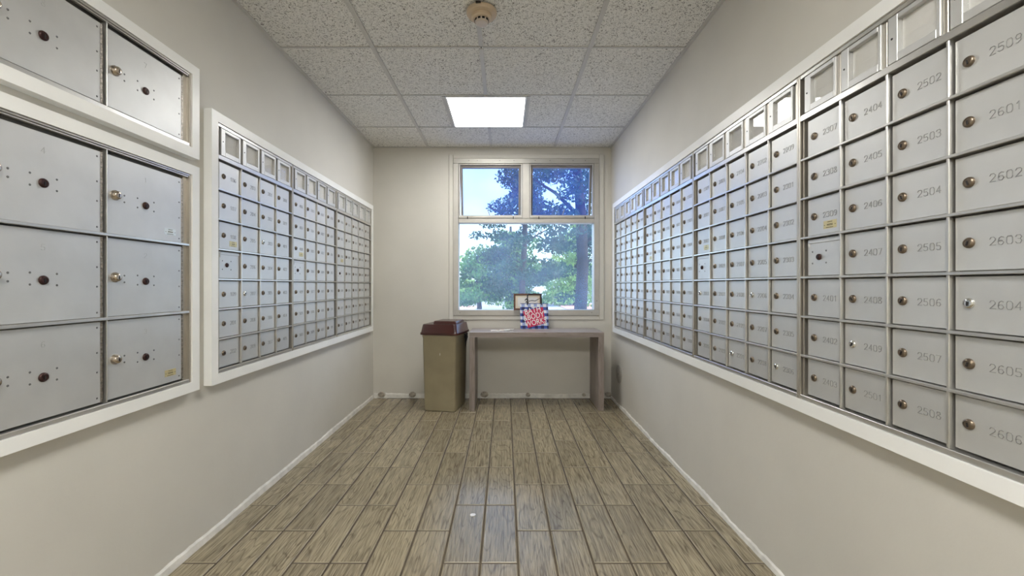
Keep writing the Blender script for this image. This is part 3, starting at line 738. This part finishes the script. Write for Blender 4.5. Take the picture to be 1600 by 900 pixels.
for nm, lb, x, y, w, d, rz, z, lift in (('flyer', 'printed flyer lying flat on the console table', -.030, 3.905, .20, .13, .06, TZ+.0005, 0),
                             ('flyer', 'crumpled printed leaflet lying on top of the flyer', .010, 3.925, .13, .10, -.25, TZ+.0026, .012)):
    mb = MB(); nx, ny = 8, 5; vs = []; fs = []; rr = random.Random(x)
    for i in range(nx+1):
        for j in range(ny+1):
            vs.append((w*(i/nx-.5), d*(j/ny-.5), lift*(i/nx)**2*(.6+.4*math.sin(j*1.7))+.0004*rr.random()))
    for i in range(nx):
        for j in range(ny): fs.append((i*(ny+1)+j, (i+1)*(ny+1)+j, (i+1)*(ny+1)+j+1, i*(ny+1)+j+1))
    o = part(nm, mb.add(vs, fs), 'flyer', None, (x, y, z), (0, 0, rz)); tag(o, lb, 'flyer', 'papers on the table')
    so = o.modifiers.new('thickness', 'SOLIDIFY'); so.thickness = .0014; so.offset = 1

# scrap of paper on the floor
mb = MB(); ring = [(.014, 0), (.010, .009), (.002, .010), (-.003, .015), (-.012, .010), (-.014, -.002), (-.008, -.012), (.004, -.013), (.011, -.008)]
n = len(ring); mb.add([(x, y, .0006+.002*(x > 0)) for x, y in ring]+[(x, y, .0002) for x, y in ring], [tuple(range(n)), tuple(range(n, 2*n))[::-1]]+[(i, n+i, n+(i+1) % n, (i+1) % n) for i in range(n)])
tag(part('paper_scrap', mb, 'scrap', None, (-.153, 2.05, .0002)), 'tiny white torn paper scrap on the floor tiles', 'paper scrap')

# round cover plate on the right wall and old pipe stubs along the far wall
r = tag(empty('cover_plate', (XR, 3.88, CH-.80)), 'round grey cover plate low on the right wall', 'cover plate')
part('disc', MB().lathe([(.082, -.0006), (.082, -.006), (.076, -.010), (.02, -.012)], 32, 'x'), 'plate', r, smooth=True)
part('screw', MB().lathe([(.007, -.0121), (.006, -.0145)], 10, 'x'), 'rivet', r)
for x, lb, rad in ((597, 'patched pipe stub in the left corner of the window wall', .034), (645, 'patched pipe stub just left of the trash can', .032), (757, 'patched pipe stub under the console table near its left leg', .036),
                   (825, 'small patched pipe stub under the middle of the table', .022), (912, 'small patched pipe stub under the table by its right leg', .018), (950, 'patched pipe stub between the table and the right wall', .030)):
    X = px(x, 0, YB)[0]
    rnd = random.Random(x); mb = MB(); vs = []; n = 14
    prof = [(1.0, -.0005), (1.0, -.016), (.8, -.022), (.72, -.016), (.3, -.017)]
    for q, h in prof:
        for k in range(n):
            a = 2*math.pi*k/n; w = rad*q*(1+.10*rnd.random()); vs.append((w*math.cos(a), h-.002*rnd.random(), w*.75*math.sin(a)))
    fs = [(i*n+k, i*n+(k+1) % n, (i+1)*n+(k+1) % n, (i+1)*n+k) for i in range(len(prof)-1) for k in range(n)]+[tuple(range(n)), tuple(range((len(prof)-1)*n, len(prof)*n))[::-1]]
    o = part('pipe_stub', mb.add(vs, fs), 'plaster', None, (X, YB-.0005, .0305+rad*.2), smooth=True); tag(o, lb, 'pipe stub', 'old pipe stubs along the wall foot')

# ------------------------------------------------------------------ outside
GZ = -.45
struct(part('ground', MB().box(-60, 60, YB+TH+.02, 110, GZ-.3, GZ), 'paved', None), 'pale paved ground outside the window')
struct(part('paving', MB().box(-14, -2.0, 26, 32, GZ, GZ+.03), 'brickpave', None), 'pinkish paving strip beyond the trees on the left')
struct(part('paving', MB().box(4, 14, 28, 36, GZ, GZ+.03), 'brickpave', None), 'pinkish paving strip beyond the trees on the right')
def leaves(clumps, n, size, seed):
    rnd = random.Random(seed); vs = []; fs = []
    wsum = [c[3]*c[4]*c[5] for c in clumps]
    for _ in range(n):
        c = rnd.choices(clumps, wsum)[0]
        while True:
            p = Vector((rnd.uniform(-1, 1), rnd.uniform(-1, 1), rnd.uniform(-1, 1)))
            if p.length < 1: break
        p = Vector((c[0]+p.x*c[3], c[1]+p.y*c[4], c[2]+p.z*c[5]-.25*c[5]*(p.x*p.x+p.y*p.y)))
        a = Vector((rnd.gauss(0, 1), rnd.gauss(0, 1), rnd.gauss(0, .6))).normalized(); b = a.orthogonal().normalized()
        b.rotate(Matrix.Rotation(rnd.uniform(0, 6.28), 3, a)); s = size*rnd.uniform(.6, 1.4); w = s*.45
        k = len(vs); vs += [p-b*s, p+a.cross(b)*w, p+b*s, p-a.cross(b)*w]; fs.append((k, k+1, k+2, k+3))
    return MB().add(vs, fs)
def tree(label, x, y, h, r0, clumps, n, size, m, seed, branches=(), lean=0, bark='bark'):
    root = tag(empty('tree', (x, y, GZ)), label, 'tree', 'trees outside the window')
    rnd = random.Random(seed)
    pts = [(lean*h*(i/8)+.05*math.sin(i*1.3+seed), .05*math.cos(i*1.7+seed), h*i/8) for i in range(9)]
    part('trunk', MB().tube(pts, [r0*(1.15-.75*i/8) for i in range(9)], 10), bark, root, smooth=True)
    for (z, dx, dy, dz, r) in branches:
        bx = lean*z
        part('branch', MB().tube([(bx, 0, z), (bx+dx*.5, dy*.5, z+dz*.6), (bx+dx, dy, z+dz)], [r, r*.7, r*.3], 6), bark, root, smooth=True)
    f = leaves(clumps, n, size, seed).mesh('foliage', m)
    o = link('foliage', f, root); o['kind'] = 'stuff'
    return root
def auto(rnd, n, cx, cy, z0, z1, R, r):
    out = []
    for i in range(n):
        t = i/(n-1); z = z0+(z1-z0)*t; a = rnd.uniform(0, 6.28); q = R*(1-.45*t)*rnd.uniform(.25, 1)
        s = r*rnd.uniform(.7, 1.3); out.append((cx+q*math.cos(a), cy+q*math.sin(a), z, s*1.3, s*1.3, s*.55))
    return out
rnd = random.Random(11)
# slender tree left of centre
cl = auto(rnd, 44, 0, 0, 1.5, 6.2, 1.25, .34) + [(-.9, -.2, 3.4, .45, .4, .16), (-1.3, 0, 3.1, .4, .4, .14), (-.7, .1, 4.0, .5, .4, .2), (-1.0, .2, 2.4, .5, .4, .2), (-.4, 0, 4.9, .5, .5, .25), (-.9, 0, 1.75, .5, .4, .18), (.5, 0, 1.8, .35, .3, .15), (-.7, 0, 1.2, .5, .4, .15)]
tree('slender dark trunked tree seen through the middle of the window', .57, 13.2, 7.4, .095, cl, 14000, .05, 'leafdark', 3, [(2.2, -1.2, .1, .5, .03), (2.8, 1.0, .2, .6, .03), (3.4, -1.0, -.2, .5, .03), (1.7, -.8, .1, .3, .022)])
# thick tree to the right
cl = auto(rnd, 46, 0, .4, 1.9, 7.5, 1.8, .38) + [(.75, -.2, 2.1, .4, .3, .2), (.7, 0, 2.8, .4, .4, .2), (-.6, 0, 2.6, .35, .35, .16), (.5, -.1, 1.5, .25, .25, .12), (-.3, -.1, 1.3, .3, .25, .14), (.3, -.2, 1.0, .3, .2, .12)]
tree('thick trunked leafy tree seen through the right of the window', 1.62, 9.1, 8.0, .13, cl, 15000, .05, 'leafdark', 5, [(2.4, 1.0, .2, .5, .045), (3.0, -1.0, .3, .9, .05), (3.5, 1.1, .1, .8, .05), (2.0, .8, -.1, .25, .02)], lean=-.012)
# dark trunk at the right edge
cl = auto(rnd, 20, 0, .2, 2.0, 6, .8, .34)
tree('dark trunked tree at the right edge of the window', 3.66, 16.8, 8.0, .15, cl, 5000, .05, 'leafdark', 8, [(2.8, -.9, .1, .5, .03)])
# sunny mid-distance trees
cl = auto(rnd, 30, 0, 0, .7, 4.8, 2.2, .62)
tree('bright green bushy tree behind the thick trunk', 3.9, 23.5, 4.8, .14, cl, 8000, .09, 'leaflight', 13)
cl = auto(rnd, 26, 0, 0, .7, 3.6, 1.7, .55)
tree('mid green bushy tree behind the slender trunk', .2, 17.9, 4.0, .12, cl, 6500, .09, 'leafmid', 17)
cl = auto(rnd, 22, 0, 0, .7, 3.0, 1.2, .5)
tree('low rounded green tree at the left of the window', -1.35, 22, 3.4, .12, cl, 5000, .10, 'leafmid', 19)
cl = auto(rnd, 22, 0, 0, .5, 2.1, 2.0, .7)
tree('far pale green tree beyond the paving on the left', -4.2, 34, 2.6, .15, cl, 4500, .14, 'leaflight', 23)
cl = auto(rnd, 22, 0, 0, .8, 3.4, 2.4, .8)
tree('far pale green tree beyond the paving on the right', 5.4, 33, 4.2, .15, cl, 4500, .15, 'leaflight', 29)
cl = auto(rnd, 24, 0, 0, .4, 3.2, 2.6, .9)
tree('broad hazy green tree far behind the slender trunk', .2, 44, 3.8, .18, cl, 5000, .17, 'leafmid', 31)
